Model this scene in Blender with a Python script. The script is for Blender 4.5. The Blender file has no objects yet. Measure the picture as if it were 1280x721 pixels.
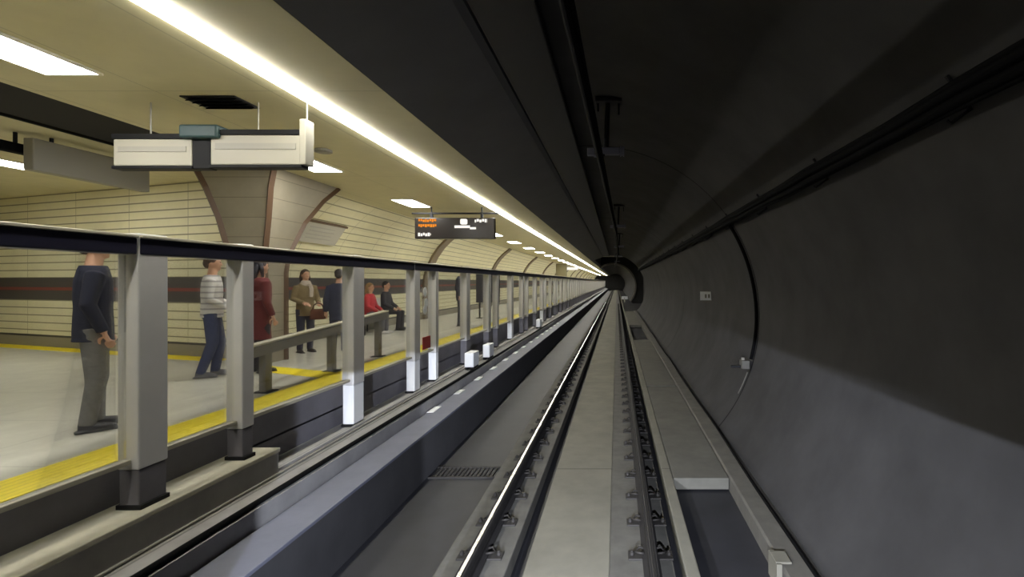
import bpy, bmesh, math, random
from mathutils import Vector, Matrix
random.seed(7)
C = bpy.context.scene.collection
CZ = 2.62                      # eye height above the track bed
PLAT = 1.32                    # platform level
AX, AZ, R = -0.467, 2.044, 2.85   # tunnel axis and radius
YEND = 150.0

# ------------------------------------------------------------------ materials
def s2l(c):
    return tuple(((v/255)/12.92 if v/255 <= .04045 else ((v/255+.055)/1.055)**2.4) for v in c)

def mat(name, rgb, rough=.6, metal=0.0, noise=0.0, scale=6.0, bump=0.0, emit=None, strength=0.0, spec=.5):
    m = bpy.data.materials.new(name); m.use_nodes = True
    nt = m.node_tree; b = nt.nodes['Principled BSDF']
    col = (*s2l(rgb), 1)
    b.inputs['Base Color'].default_value = col
    b.inputs['Roughness'].default_value = rough
    b.inputs['Metallic'].default_value = metal
    b.inputs['Specular IOR Level'].default_value = spec
    if noise or bump:
        geo = nt.nodes.new('ShaderNodeNewGeometry')
        n = nt.nodes.new('ShaderNodeTexNoise'); n.inputs['Scale'].default_value = scale
        n.inputs['Detail'].default_value = 6; n.inputs['Roughness'].default_value = .6
        nt.links.new(geo.outputs['Position'], n.inputs['Vector'])
        if noise:
            r = nt.nodes.new('ShaderNodeValToRGB')
            r.color_ramp.elements[0].position = .3; r.color_ramp.elements[1].position = .7
            r.color_ramp.elements[0].color = (*[v*(1-noise) for v in col[:3]], 1)
            r.color_ramp.elements[1].color = (*[min(1, v*(1+noise)) for v in col[:3]], 1)
            nt.links.new(n.outputs['Fac'], r.inputs['Fac'])
            nt.links.new(r.outputs['Color'], b.inputs['Base Color'])
        if bump:
            bp = nt.nodes.new('ShaderNodeBump'); bp.inputs['Strength'].default_value = bump
            bp.inputs['Distance'].default_value = .02
            nt.links.new(n.outputs['Fac'], bp.inputs['Height']); nt.links.new(bp.outputs['Normal'], b.inputs['Normal'])
    if emit:
        b.inputs['Emission Color'].default_value = (*s2l(emit), 1)
        b.inputs['Emission Strength'].default_value = strength
    return m

def line_mask(nt, value_socket, period, width, offset=0.0):
    """1 on thin lines every PERIOD of a coordinate, else 0"""
    a = nt.nodes.new('ShaderNodeMath'); a.operation = 'ADD'; a.inputs[1].default_value = 1000*period - offset + width/2
    nt.links.new(value_socket, a.inputs[0])
    mo = nt.nodes.new('ShaderNodeMath'); mo.operation = 'MODULO'; mo.inputs[1].default_value = period
    nt.links.new(a.outputs[0], mo.inputs[0])
    lt = nt.nodes.new('ShaderNodeMath'); lt.operation = 'LESS_THAN'; lt.inputs[1].default_value = width
    nt.links.new(mo.outputs[0], lt.inputs[0])
    return lt.outputs[0]

def lined(name, rgb, rgb_line, lines, rough=.6, noise=.1, scale=3.0, band=None, spec=.4, coat=0):
    """surface with joints: LINES = [(axis, period, width, offset)], BAND = [(z0, z1, rgb)]"""
    m = mat(name, rgb, rough, 0, noise, scale, 0, spec=spec); nt = m.node_tree; b = nt.nodes['Principled BSDF']
    geo = nt.nodes.new('ShaderNodeNewGeometry'); sep = nt.nodes.new('ShaderNodeSeparateXYZ')
    nt.links.new(geo.outputs['Position'], sep.inputs[0])
    cur = b.inputs['Base Color'].links[0].from_socket
    def mixin(fac, rgbc):
        nonlocal cur
        mx = nt.nodes.new('ShaderNodeMix'); mx.data_type = 'RGBA'
        nt.links.new(fac, mx.inputs[0]); nt.links.new(cur, mx.inputs[6]); mx.inputs[7].default_value = (*s2l(rgbc), 1)
        cur = mx.outputs[2]
    for ax, per, wid, off in lines:
        mixin(line_mask(nt, sep.outputs[ax], per, wid, off), rgb_line)
    for z0, z1, c in (band or []):
        g = nt.nodes.new('ShaderNodeMath'); g.operation = 'GREATER_THAN'; g.inputs[1].default_value = z0
        l = nt.nodes.new('ShaderNodeMath'); l.operation = 'LESS_THAN'; l.inputs[1].default_value = z1
        mu = nt.nodes.new('ShaderNodeMath'); mu.operation = 'MULTIPLY'
        nt.links.new(sep.outputs[2], g.inputs[0]); nt.links.new(sep.outputs[2], l.inputs[0])
        nt.links.new(g.outputs[0], mu.inputs[0]); nt.links.new(l.outputs[0], mu.inputs[1])
        mixin(mu.outputs[0], c)
    nt.links.new(cur, b.inputs['Base Color'])
    return m

def emission(name, rgb, strength):
    m = bpy.data.materials.new(name); m.use_nodes = True; nt = m.node_tree; nt.nodes.clear()
    e = nt.nodes.new('ShaderNodeEmission'); e.inputs[0].default_value = (*s2l(rgb), 1); e.inputs[1].default_value = strength
    o = nt.nodes.new('ShaderNodeOutputMaterial'); nt.links.new(e.outputs[0], o.inputs[0]); return m

def glass_mat(name, tint, refl=.5):
    m = bpy.data.materials.new(name); m.use_nodes = True; nt = m.node_tree; nt.nodes.clear()
    t = nt.nodes.new('ShaderNodeBsdfTransparent'); t.inputs[0].default_value = (*tint, 1)
    g = nt.nodes.new('ShaderNodeBsdfGlossy'); g.inputs['Roughness'].default_value = .03; g.inputs['Color'].default_value = (.8,.8,.85,1)
    f = nt.nodes.new('ShaderNodeFresnel'); f.inputs[0].default_value = 1.45
    mu = nt.nodes.new('ShaderNodeMath'); mu.operation = 'MULTIPLY'; mu.inputs[1].default_value = refl
    nt.links.new(f.outputs[0], mu.inputs[0])
    mx = nt.nodes.new('ShaderNodeMixShader'); nt.links.new(mu.outputs[0], mx.inputs[0])
    nt.links.new(t.outputs[0], mx.inputs[1]); nt.links.new(g.outputs[0], mx.inputs[2])
    o = nt.nodes.new('ShaderNodeOutputMaterial'); nt.links.new(mx.outputs[0], o.inputs[0]); return m

TILE = (224, 217, 180)
M = dict(
    lining = lined('tunnel_lining', (64, 63, 63), (18, 18, 18), [(1, 9.52, .05, 8.56)], .8, .22, 1.1, spec=.15),
    niche = mat('dark_concrete', (44, 43, 42), .85, 0, .2, 2),
    collar = mat('lit_ring_tone', (120, 116, 108), .8, 0, .15, 3),
    bed = mat('track_bed_concrete', (44, 44, 48), .55, 0, .2, 2.2, .1),
    slab = lined('slab_concrete', (118, 115, 103), (84, 81, 73), [(1, 5.7, .025, 1.0)], .8, .16, 2.4),
    plinth = mat('plinth_concrete', (92, 90, 84), .8, 0, .22, 5, .1),
    cover = mat('cover_concrete', (96, 94, 86), .85, 0, .18, 3),
    kerb = mat('kerb_concrete', (94, 91, 84), .8, 0, .2, 4),
    ledge = mat('ledge_concrete', (168, 164, 146), .7, 0, .12, 5),
    face = mat('platform_face_paint', (106, 104, 110), .7, 0, .15, 3),
    beam_face = mat('ledge_side_concrete', (158, 156, 152), .7, 0, .15, 3),
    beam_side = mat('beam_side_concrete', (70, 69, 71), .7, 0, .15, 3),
    trough = lined('trough_concrete', (150, 148, 146), (118, 116, 116), [(0, .14, .02, 0.03)], .7, .15, 3),
    beam = mat('painted_beam', (112, 114, 128), .55, 0, .1, 4),
    granite = lined('platform_granite', (192, 189, 176), (160, 157, 146), [(0, 1.2, .012, 0), (1, 1.2, .012, 0)], .28, .1, 4),
    yellow = lined('tactile_yellow', (248, 224, 26), (222, 200, 22), [(0, .06, .012, 0)], .55, .05, 8),
    ceil = lined('ceiling_panel', (205, 197, 158), (178, 171, 136), [(0, 1.06, .012, -2.12), (1, 3.8, .012, .9)], .5, .04, 3),
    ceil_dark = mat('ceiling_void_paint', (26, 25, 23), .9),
    fascia = mat('fascia_dark_paint', (84, 84, 91), .6, 0, .12, 1.5),
    duct = mat('duct_navy_paint', (24, 24, 32), .6, 0, .1, 2),
    tile_side = lined('vault_cladding', TILE, (150, 144, 112), [(2, .15, .018, 0), (1, 1.5, .01, 0)], .4, .05, 3,
                 band=[(2.26, 2.70, (72, 68, 66)), (2.45, 2.51, (128, 62, 52)), (PLAT, PLAT+.2, (138, 132, 116)), (PLAT+.2, PLAT+.24, (50, 48, 46))]),
    tile_cross = lined('cross_wall_cladding', TILE, (138, 132, 104), [(2, .15, .022, 0), (0, 1.5, .01, 0)], .4, .05, 3,
                 band=[(2.26, 2.70, (72, 68, 66)), (2.45, 2.51, (128, 62, 52)), (PLAT, PLAT+.2, (138, 132, 116)), (PLAT+.2, PLAT+.24, (50, 48, 46))]),
    rib = mat('rib_brown', (118, 104, 84), .6, 0, .1, 5),
    pier = lined('pier_cladding', (148, 140, 122), (118, 110, 94), [(2, .3, .01, .02)], .5, .08, 3),
    pier_edge = mat('pier_trim_brown', (92, 70, 52), .5),
    steel = mat('gate_post_metal', (206, 204, 202), .42, .1, .04, 4),
    rail_grey = mat('leaning_rail_grey', (118, 115, 112), .45, .1),
    header = mat('gate_header_navy', (34, 34, 52), .35, .2),
    pale_rim = mat('pale_rim_tone', (214, 208, 188), .35, .4),
    sill = mat('gate_sill', (172, 168, 150), .5, .2),
    glass = glass_mat('gate_glass', (.97, .98, .975), .4),
    rail_top = mat('polished_rail', (216, 214, 206), .18, 1.0),
    rail_dimmed = mat('dimmed_rail_top', (40, 38, 37), .55, .2),  # right rail head, darkened because it mirrors only the dark tunnel
    rail_side = mat('rusty_rail_side', (30, 27, 26), .8, .1, .25, 12),
    iron = mat('fastener_iron', (52, 49, 46), .7, .2),
    black = mat('black_rubber', (10, 10, 11), .9, spec=.1),
    dark = mat('dark_metal', (30, 30, 32), .6, .2, spec=.25),
    copper = mat('conductor_aluminium', (92, 88, 74), .8),
    insul = mat('insulator_grey', (92, 92, 106), .5),
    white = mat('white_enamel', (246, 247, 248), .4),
    pale = mat('pale_plate', (180, 178, 170), .6),
    signwhite = mat('sign_white', (178, 174, 160), .45),
    signgrey = mat('sign_grey_band', (164, 160, 150), .5),
    boxgrey = mat('sign_box_grey', (134, 130, 120), .45),
    teal = mat('teal_plastic', (44, 70, 72), .5),
    screen = mat('display_black', (34, 30, 28), .25),
    orange = emission('display_orange', (255, 150, 40), 1.0),
    lit = emission('display_white', (255, 250, 240), 1.1),
    led = emission('led_strip_light', (255, 252, 242), 29.0),
    panel = emission('panel_light', (255, 253, 246), 29.0),
    lampframe = mat('lamp_frame', (220, 216, 200), .5),
    red = mat('red_plate', (170, 44, 40), .5),
    skin = mat('skin', (206, 158, 128), .55),
    olive_panel = mat('olive_panel', (112, 104, 70), .6),
    board = mat('board_dark', (58, 56, 64), .45),
)
def cloth(name, rgb, noise=.12, scale=30): return mat('cloth_'+name, rgb, .9, 0, noise, scale)

# ------------------------------------------------------------------ mesh helpers
class MB:
    def __init__(s): s.bm = bmesh.new()
    def box(s, x0, x1, y0, y1, z0, z1, bevel=0.0):
        bm = s.bm
        v = [bm.verts.new((x, y, z)) for z in (z0, z1) for y in (y0, y1) for x in (x0, x1)]
        fs = [bm.faces.new([v[i] for i in f]) for f in ((0,2,3,1),(4,5,7,6),(0,1,5,4),(1,3,7,5),(3,2,6,7),(2,0,4,6))]
        if bevel:
            es = list({e for f in fs for e in f.edges})
            bmesh.ops.bevel(bm, geom=es, offset=bevel, segments=2, affect='EDGES', profile=.5)
        return s
    def obox(s, c, size, rot):
        """box of SIZE centred at C, turned by the 3x3 ROT"""
        bm = s.bm
        v = []
        for z in (-.5, .5):
            for y in (-.5, .5):
                for x in (-.5, .5):
                    v.append(bm.verts.new(Vector(c) + rot @ Vector((x*size[0], y*size[1], z*size[2]))))
        for f in ((0,2,3,1),(4,5,7,6),(0,1,5,4),(1,3,7,5),(3,2,6,7),(2,0,4,6)): bm.faces.new([v[i] for i in f])
        return s
    def sweep(s, prof, ys, closed=True, caps=True, dx=None):
        """(x, z) profile carried along y"""
        bm = s.bm; rows = []
        for k, y in enumerate(ys):
            ox = dx[k] if dx else 0
            rows.append([bm.verts.new((x+ox, y, z)) for x, z in prof])
        n = len(prof)
        for a, b in zip(rows, rows[1:]):
            for i in range(n if closed else n-1):
                j = (i+1) % n
                bm.faces.new((a[i], a[j], b[j], b[i]))
        if closed and caps:
            bm.faces.new(rows[0][::-1]); bm.faces.new(rows[-1])
        return s
    def tube(s, pts, rad, seg=10, flat=1.0):
        bm = s.bm; pts = [Vector(p) for p in pts]
        rad = rad if isinstance(rad, (list, tuple)) else [rad]*len(pts)
        prev = None; rings = []
        for i, p in enumerate(pts):
            a = pts[max(0, i-1)]; b = pts[min(len(pts)-1, i+1)]
            t = (b-a).normalized()
            if prev is None:
                u = t.orthogonal().normalized() if abs(t.z) < .9 else Vector((1,0,0)).cross(t).cross(t).normalized()
                if abs(t.z) >= .9: u = (Vector((1,0,0)) - t*t.x).normalized()
            else:
                u = (prev - t*prev.dot(t)).normalized()
            prev = u; w = t.cross(u)
            rings.append([bm.verts.new(p + (u*math.cos(q)+w*math.sin(q)*flat)*rad[i]) for q in [2*math.pi*k/seg for k in range(seg)]])
        for a, b in zip(rings, rings[1:]):
            for i in range(seg): bm.faces.new((a[i], a[(i+1)%seg], b[(i+1)%seg], b[i]))
        bm.faces.new(rings[0][::-1]); bm.faces.new(rings[-1])
        return s
    def loft(s, rings, seg=20):
        """RINGS of (x, y, z, rx, ry) ellipses, closed at both ends"""
        bm = s.bm; rr = []
        for x, y, z, rx, ry in rings:
            rr.append([bm.verts.new((x+rx*math.cos(q), y+ry*math.sin(q), z)) for q in [2*math.pi*k/seg for k in range(seg)]])
        for a, b in zip(rr, rr[1:]):
            for i in range(seg): bm.faces.new((a[i], a[(i+1)%seg], b[(i+1)%seg], b[i]))
        bm.faces.new(rr[0][::-1]); bm.faces.new(rr[-1])
        return s
    def ball(s, c, r, seg=12):
        r = r if isinstance(r, (list, tuple)) else (r, r, r)
        mx = Matrix.Translation(Vector(c)) @ Matrix.Diagonal((*r, 1))
        bmesh.ops.create_uvsphere(s.bm, u_segments=seg, v_segments=max(6, seg//2+2), radius=1, matrix=mx)
        return s
    def cyl(s, c, axis, r, h, seg=16):
        c = Vector(c); a = Vector(axis).normalized()*(h/2)
        return s.tube([c-a, c+a], r, seg)
    def mesh(s, name):
        bmesh.ops.recalc_face_normals(s.bm, faces=s.bm.faces)
        me = bpy.data.meshes.new(name); s.bm.to_mesh(me); s.bm.free(); return me
    def build(s, name, m, parent=None, smooth=False):
        me = s.mesh(name); me.materials.append(m)
        if smooth: me.polygons.foreach_set('use_smooth', [True]*len(me.polygons))
        o = bpy.data.objects.new(name, me); C.objects.link(o)
        if parent: o.parent = parent
        return o

def tag(o, label, cat, group=None, kind=None):
    o['label'] = label; o['category'] = cat
    if group: o['group'] = group
    if kind: o['kind'] = kind
    return o
def empty(name, loc, label, cat, group=None, rz=0):
    o = bpy.data.objects.new(name, None); C.objects.link(o); o.location = loc; o.rotation_euler = (0,0,rz); o.empty_display_size = .1
    return tag(o, label, cat, group)
def struct(o, label, cat='structure'):
    o['kind'] = 'structure'; o['label'] = label; o['category'] = cat; return o
def copy_tree(o, parent=None):
    c = o.copy(); C.objects.link(c)
    if parent: c.parent = parent
    for ch in list(o.children): copy_tree(ch, c)
    return c
ORD = ['first','second','third','fourth','fifth','sixth','seventh','eighth','ninth','tenth','eleventh','twelfth']
def frange(a, b, st):
    r = []
    while a < b - 1e-6: r.append(a); a += st
    return r + [b]
def on_ring(x=None, ang=None, r=R):
    return (AX + r*math.cos(ang), AZ + r*math.sin(ang))

# ------------------------------------------------------------------ setting: tunnel
A0, A1 = math.radians(-40.5), math.radians(125.6)
def arc(r, a0, a1, n): return [on_ring(ang=a0+(a1-a0)*i/n, r=r) for i in range(n+1)]
def lining(name, y0, y1, m, label):
    prof = arc(R, A0, A1, 60) + arc(R+.35, A1, A0, 60)
    b = MB(); b.sweep(prof, frange(y0, y1, 9.52))
    o = b.build(name, m); struct(o, label, 'wall')
    for p in o.data.polygons: p.use_smooth = abs(p.normal.y) < .5 and p.area > .5
    return o
lining('wall_right', -6, 43, M['lining'], 'dark curved concrete tunnel wall to the right of the track')
lining('wall_far', 62.3, YEND, M['lining'], 'dark curved tunnel wall beyond the recess')
b = MB(); b.box(3.2, 3.5, 43.35, 62, 0, 5.9); b.box(-2.12, 3.5, 43.35, 62, 5.6, 5.9); struct(b.build('wall_recess', M['niche']), 'dark recess where the tunnel wall stands back', 'wall')
# headwall with arch opening
b = MB(); bm = b.bm; inn = arc(R, A0, A1, 40); out = []
for i, (x, z) in enumerate(inn):
    dx, dz = x-AX, z-AZ; k = 1e9
    if dx > 1e-6: k = min(k, (3.4-AX)/dx)
    if dz > 1e-6: k = min(k, (5.8-AZ)/dz)
    if dz < -1e-6: k = min(k, (0-AZ)/dz)
    if dx < -1e-6: k = min(k, (-2.16-AX)/dx)
    k = max(k, 1.0); out.append((AX+dx*k, AZ+dz*k))
vi = [bm.verts.new((x, 62.0, z)) for x, z in inn]; vo = [bm.verts.new((x, 62.0, z)) for x, z in out]
for i in range(40): bm.faces.new((vi[i], vi[i+1], vo[i+1], vo[i]))
ret = bmesh.ops.extrude_face_region(bm, geom=list(bm.faces))
bmesh.ops.translate(bm, verts=[v for v in ret['geom'] if isinstance(v, bmesh.types.BMVert)], vec=(0, .29, 0))
struct(b.build('wall_head', M['niche']), 'dark headwall around the far tunnel mouth', 'wall')
b = MB(); b.sweep(arc(R, A0, A1, 48) + arc(R-.22, A1, A0, 48), [61.8, 62.28]); struct(b.build('trim_1', M['collar']), 'collar around the far tunnel mouth, coloured pale as lit lining', 'trim')  # pale tone paints the lit ring of the lining
b = MB(); b.box(-14, 4, YEND, YEND+.3, 0, 6); struct(b.build('wall_end', M['niche']), 'dark far end of the station', 'wall')
b = MB(); b.box(-14.3, 4, -6.3, -6, 0, 6); struct(b.build('wall_behind', M['niche']), 'dark tunnel end behind the train', 'wall')

# beam beside the platform ceiling, navy duct
b = MB(); b.sweep([(-2.12, 4.36), (-2.16, 4.45), (-2.16, 5.7), (-1.16, 5.7), (-1.16, 4.74), (-1.22, 4.70)], [-6, 43.34]); struct(b.build('beam', M['fascia']), 'dark grey sloping soffit between platform ceiling and tunnel crown', 'beam')
b = MB(); b.sweep([(-2.12, 4.36), (-2.16, 4.45), (-2.16, 5.56), (-1.9, 5.56), (-1.9, 4.5)], [43.36, YEND]); struct(b.build('beam_far', M['fascia']), 'dark grey soffit continuing over the far platform edge', 'beam')
b = MB(); b.box(-1.14, -.62, -6, 43, 4.74, 4.835, .015)
tag(b.build('ventilation_duct', M['duct']), 'long navy black duct under the tunnel crown', 'duct')

# track bed
b = MB(); b.box(-3.7, 3.6, -6, YEND, -.3, 0); struct(b.build('floor', M['bed']), 'dark track bed floor', 'floor')
def slabs(name, x0, x1, z, m, label, y0=-6, y1=YEND, bev=.012):
    b = MB(); b.box(x0, x1, y0, y1, 0, z, bev if name != 'trim_4' else 0); return struct(b.build(name, m), label, 'track slab')
slabs('trim_2', -1.54, -.94, .168, M['plinth'], 'concrete plinth under the left rail')
slabs('trim_3', -.79, -.06, .172, M['slab'], 'pale concrete slab between the rails')
slabs('trim_4', -.06, .49, .168, M['plinth'], 'concrete plinth under the right rail')
slabs('trim_5', .58, .70, .175, M['slab'], 'narrow concrete edge beside the right rail')
# kerb along the wall
b = MB(); b.sweep([(1.41, 0), (1.41, .17), (1.43, .19), (1.66, .20), (1.72, .17), (1.80, 0)], [-6, 43.3]); struct(b.build('kerb', M['kerb']), 'concrete kerb along the foot of the tunnel wall', 'kerb')
b = MB(); b.tube([(1.63+.012*math.sin(y*.9), y, .222+.006*math.sin(y*1.7)) for y in frange(-2, 43, .8)], .016, 8)
tag(b.build('kerb_cable', M['black'], smooth=True), 'black cable lying along the wall side of the kerb', 'cable')
# cover slabs over the side channel
covs = [(6.4, 11.95, 'nearest pale concrete cover slab beside the right rail'), (12.08, 21.6, 'long pale concrete cover slab past the cross gap'), (29, 42.5, 'concrete cover slab beyond the open dark pit')]
for y0, y1, lab in covs:
    b = MB(); b.box(.705, 1.405, y0, y1, .02, .165, .012); tag(b.build('channel_cover', M['cover']), lab, 'cover slab', 'cover slabs beside the right rail')
b = MB(); b.box(1.36, 1.409, 4.35, 4.6, .0, .215, .006); b.box(1.36, 1.50, 4.38, 4.57, .2, .22, .006)
tag(b.build('kerb_clamp', M['slab']), 'small pale block clamped on the kerb edge', 'clamp')
# dark slatted strip across the left bed
dr = empty('bed_grate', (-2.03, 7.0, 0), 'dark grate across the left side of the track bed', 'drain')
b = MB(); b.box(-.48, .46, -.2, -.17, 0, .025); b.box(-.48, .46, .17, .2, 0, .025); b.build('grate_frame', M['iron'], dr)
b = MB()
for i in range(16): b.box(-.46+i*.0575, -.44+i*.0575, -.17, .17, 0, .02)
b.build('grate_bars', M['iron'], dr)

# rails
def rail(x, label):
    r = empty('rail', (x, 0, .185), label, 'rail', 'running rails')
    ys = [-6, 20, 60, YEND]
    b = MB(); b.sweep([(-.075,0),(.075,0),(.075,.012),(.02,.03),(.009,.045),(.009,.125),(.035,.14),(.036,.162),(.030,.1695),(-.030,.1695),(-.036,.162),(-.035,.14),(-.009,.125),(-.009,.045),(-.02,.03),(-.075,.012)], ys); b.build('rail_web', M['rail_side'], r)
    b = MB(); b.sweep([(-.02,.1697),(.02,.1697),(.014,.173),(-.014,.173)], ys)
    t = b.build('rail_head', M['rail_top' if x < 0 else 'rail_dimmed'], r); t['label'] = 'polished running surface' if x < 0 else 'running surface darkened in place of a dark reflection'
    return r
rail(-1.217, 'left running rail with a bright polished top'); rail(.30, 'right running rail, dark, nearest to the tunnel wall')

# fasteners
def fastener_parts(root):
    b = MB(); b.box(-.2, .2, -.07, .07, 0, .016, .004); b.build('base_plate', M['iron'], root)
    for s in (-1, 1):
        b = MB(); b.tube([(s*.062, -.045, .052), (s*.10, -.05, .058), (s*.135, 0, .04), (s*.10, .05, .058), (s*.062, .045, .052)], .010, 8); b.build('clip', M['iron'], root, True)
        b = MB(); b.cyl((s*.165, 0, .028), (0,0,1), .02, .03, 6); b.cyl((s*.165, 0, .045), (0,0,1), .011, .02, 8); b.build('bolt', M['iron'], root)
def far_fastener():
    b = MB(); b.box(-.2, .2, -.07, .07, 0, .016)
    for s in (-1, 1):
        b.box(s*.11-.03, s*.11+.03, -.05, .05, .016, .05); b.cyl((s*.165, 0, .03), (0,0,1), .02, .03, 6)
    return b.mesh('rail_fastener')
for x, lab in ((-1.217, 'iron fastener clamping the left rail to its plinth'), (.30, 'iron fastener clamping the right rail to its plinth')):
    proto = empty('rail_fastener', (x, 3.31, .168), lab, 'rail fastener', 'fasteners of the left rail' if x < 0 else 'fasteners of the right rail')
    fastener_parts(proto); fm = far_fastener(); fm.materials.append(M['iron'])
    for k in range(1, 85):
        y = 3.31 + .63*k
        if y < 14:
            o = copy_tree(proto)
        else:
            o = bpy.data.objects.new('rail_fastener', fm); C.objects.link(o); tag(o, lab, 'rail fastener', proto['group'])
        o.location = (x, y, .168)

# ------------------------------------------------------------------ platform edge
XE = -3.61
b = MB(); b.box(-14, XE, -6, YEND, 1.0, PLAT); struct(b.build('platform_floor', M['granite']), 'pale granite platform floor behind the glass gates', 'floor')
b = MB(); b.box(XE-.06, XE+.01, -6, YEND, .98, PLAT-.02); struct(b.build('trim_6', M['face']), 'dark face below the platform edge', 'platform face')
b = MB(); b.box(-4.0, XE-.005, -6, YEND, PLAT, PLAT+.006)
b.obox((-4.72, 7.42, PLAT+.003), (1.62, .36, .006), Matrix.Rotation(math.radians(157), 3, 'Z'))
struct(b.build('trim_7', M['yellow']), 'yellow tactile warning strip along the platform edge', 'strip')
b = MB(); b.box(-3.6, -3.27, -6, 4.95, .77, .979); struct(b.build('trim_41', M['beam_face']), 'dark face below the pale ledge', 'ledge')
b = MB(); b.box(-3.6, -3.25, -6, 4.95, .98, 1.02, .008); struct(b.build('trim_8', M['ledge']), 'pale concrete ledge under the glass gates', 'ledge')
b = MB(); b.box(-3.7, -3.6, -6, YEND, 0, 1.0); struct(b.build('wall_under', M['face']), 'dark wall below the ledge', 'wall')
b = MB(); b.box(-3.595, -2.93, -6, YEND, 0, .77); b.box(-3.34, -3.30, 4.95, YEND, .77, .80, .005); struct(b.build('trim_9', M['trough']), 'grooved grey trough beside the platform wall', 'trough')
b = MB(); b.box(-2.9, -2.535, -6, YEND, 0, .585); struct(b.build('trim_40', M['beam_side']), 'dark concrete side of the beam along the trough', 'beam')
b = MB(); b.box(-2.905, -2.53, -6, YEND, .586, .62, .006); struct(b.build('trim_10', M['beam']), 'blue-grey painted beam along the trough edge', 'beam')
for k, (x, z, r, m_, lab) in enumerate(((-3.235, .785, .012, 'boxgrey', 'thin grey cable on the trough, next to the gate posts'), (-2.965, .797, .024, 'black', 'thick black cable on the trough, next to the blue-grey beam'))):
    b = MB(); b.tube([(x+.008*math.sin(y*.7+k), y, z) for y in frange(-5, 90, 1.5)], r, 8); tag(b.build('trough_cable', M[m_], smooth=True), lab, 'cable', 'cables on the trough')
b = MB(); b.box(-2.885, -2.8, -.19, .19, 0, .006); b.box(-2.9, -2.885, -.19, .19, -.05, .006)
me = b.mesh('beam_reflector'); me.materials.append(M['white'])
for k in range(14):
    o = bpy.data.objects.new('beam_reflector', me); C.objects.link(o); o.location = (-.004, 8.0+1.28*k, .622)
    tag(o, 'small white reflector plate on the inner edge of the blue-grey beam', 'reflector', 'reflectors on the beam')
for y, x, w, lab in ((10.9, -3.085, .19, 'larger white equipment box on the trough, nearest one'), (12.3, -3.085, .16, 'smaller white equipment box on the trough, behind the larger one'), (20.4, -3.1, .16, 'distant white equipment box on the trough')):
    e = empty('equipment_box', (x, y, .772), lab, 'equipment box', 'white boxes on the trough')
    b = MB(); b.box(-w/2, w/2, -.22, .22, .06, .36, .015); b.build('box_body', M['white'], e)
    b = MB(); b.box(-w/2+.02, w/2-.02, -.235, -.22, .09, .33, .004); b.build('box_lid', M['white'], e)
    for s in (-1, 1):
        b = MB(); b.box(s*w*.38-.02, s*w*.38+.02, -.18, .18, 0, .06); b.build('foot', M['dark'], e)

# ---- glass gates: one module = three posts, three panes, header, sill
PER, Y0 = 4.9, 3.70
XG = -3.42
def make_gate():
    g = empty('platform_gate', (XG, Y0, 1.02), '', 'platform gate', 'glass gates along the platform edge')
    for nm, y, w in (('post', 0, .24), ('post', .95, .15), ('post', 2.95, .28)):
        b = MB(); b.box(-.075, .075, y-w/2, y+w/2, .28, 1.94, .012)
        p = b.build(nm, M['steel'], g)
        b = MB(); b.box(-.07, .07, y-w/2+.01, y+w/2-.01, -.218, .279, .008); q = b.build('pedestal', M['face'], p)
        b = MB(); b.box(-.09, .09, y-w/2+.002, y+w/2-.002, -.248, -.219, .005); b.build('foot_plate', M['dark'], p)
    b = MB(); b.box(-.08, .08, -.11, PER-.13, 1.79, 1.905, .01); h = b.build('header', M['header'], g); h['label'] = 'navy header beam'
    b = MB(); b.box(-.095, .095, -.11, PER-.13, 1.906, 1.928, .005); b.build('pale_rim', M['pale_rim'], h)  # pale strip paints the ceiling light on the header's top rim
    for y0, y1 in ((.125, .87), (1.03, 2.805), (3.095, PER-.13)):
        b = MB(); b.box(-.008, .008, y0+.01, y1-.01, .36, 1.785); b.build('glass_pane', M['glass'], g)
        b = MB(); b.box(-.035, .035, y0, y1, .325, .36, .006); b.build('bottom_rail', M['sill'], g)
    return g
gates = []
proto = make_gate()
k0 = -2
for k in range(k0, 30):
    g = proto if k == 0 else copy_tree(proto)
    g.location = (XG, Y0+PER*k, 1.02); gates.append((k, g))
glab = {-2: 'glass platform gate beside the train, before the photographed stretch', -1: 'nearest glass platform gate, cut by the left photo edge',
        0: 'glass platform gate in front of the leaning rail and the striped top', 1: 'glass platform gate with round white stickers and a red plate',
        2: 'glass platform gate in front of the dark information board'}
for k, g in gates:
    if k in glab: g['label'] = glab[k]
    elif k < 9: g['label'] = 'glass platform gate, %s past the one with stickers' % ORD[k-2]
    else: g['label'] = 'far small glass platform gate near the dark end of the platform'
def posts_of(k): return [c for c in dict(gates)[k].children if c.name.startswith('post')]
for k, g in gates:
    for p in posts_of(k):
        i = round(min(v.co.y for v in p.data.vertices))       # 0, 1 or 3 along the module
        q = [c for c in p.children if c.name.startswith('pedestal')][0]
        if (k == 0 and i == 3) or (k == 1 and i in (0, 1)) or (k == 2 and i == 3) or (k == 4 and i == 0):  # white colour stands for headlamp light on these post feet only
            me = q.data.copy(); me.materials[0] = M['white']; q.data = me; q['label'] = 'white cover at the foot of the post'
        if k <= 0 and i in (0, 1):                              # these stand on the pale ledge
            for part in [q]+[c for c in p.children if c.name.startswith('foot_plate')]:
                me = part.data.copy()
                for v in me.vertices: v.co.z = max(v.co.z, .002 + .03*(v.co.z > -.23)) if part is not q else max(v.co.z, .033)
                part.data = me
        if k < 0 and i == 3:
            for part in [q]+[c for c in p.children if c.name.startswith('foot_plate')]:
                me = part.data.copy()
                for v in me.vertices: v.co.z = max(v.co.z, .002 + .03*(v.co.z > -.23)) if part is not q else max(v.co.z, .033)
                part.data = me
g1 = dict(gates)[1]
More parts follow.
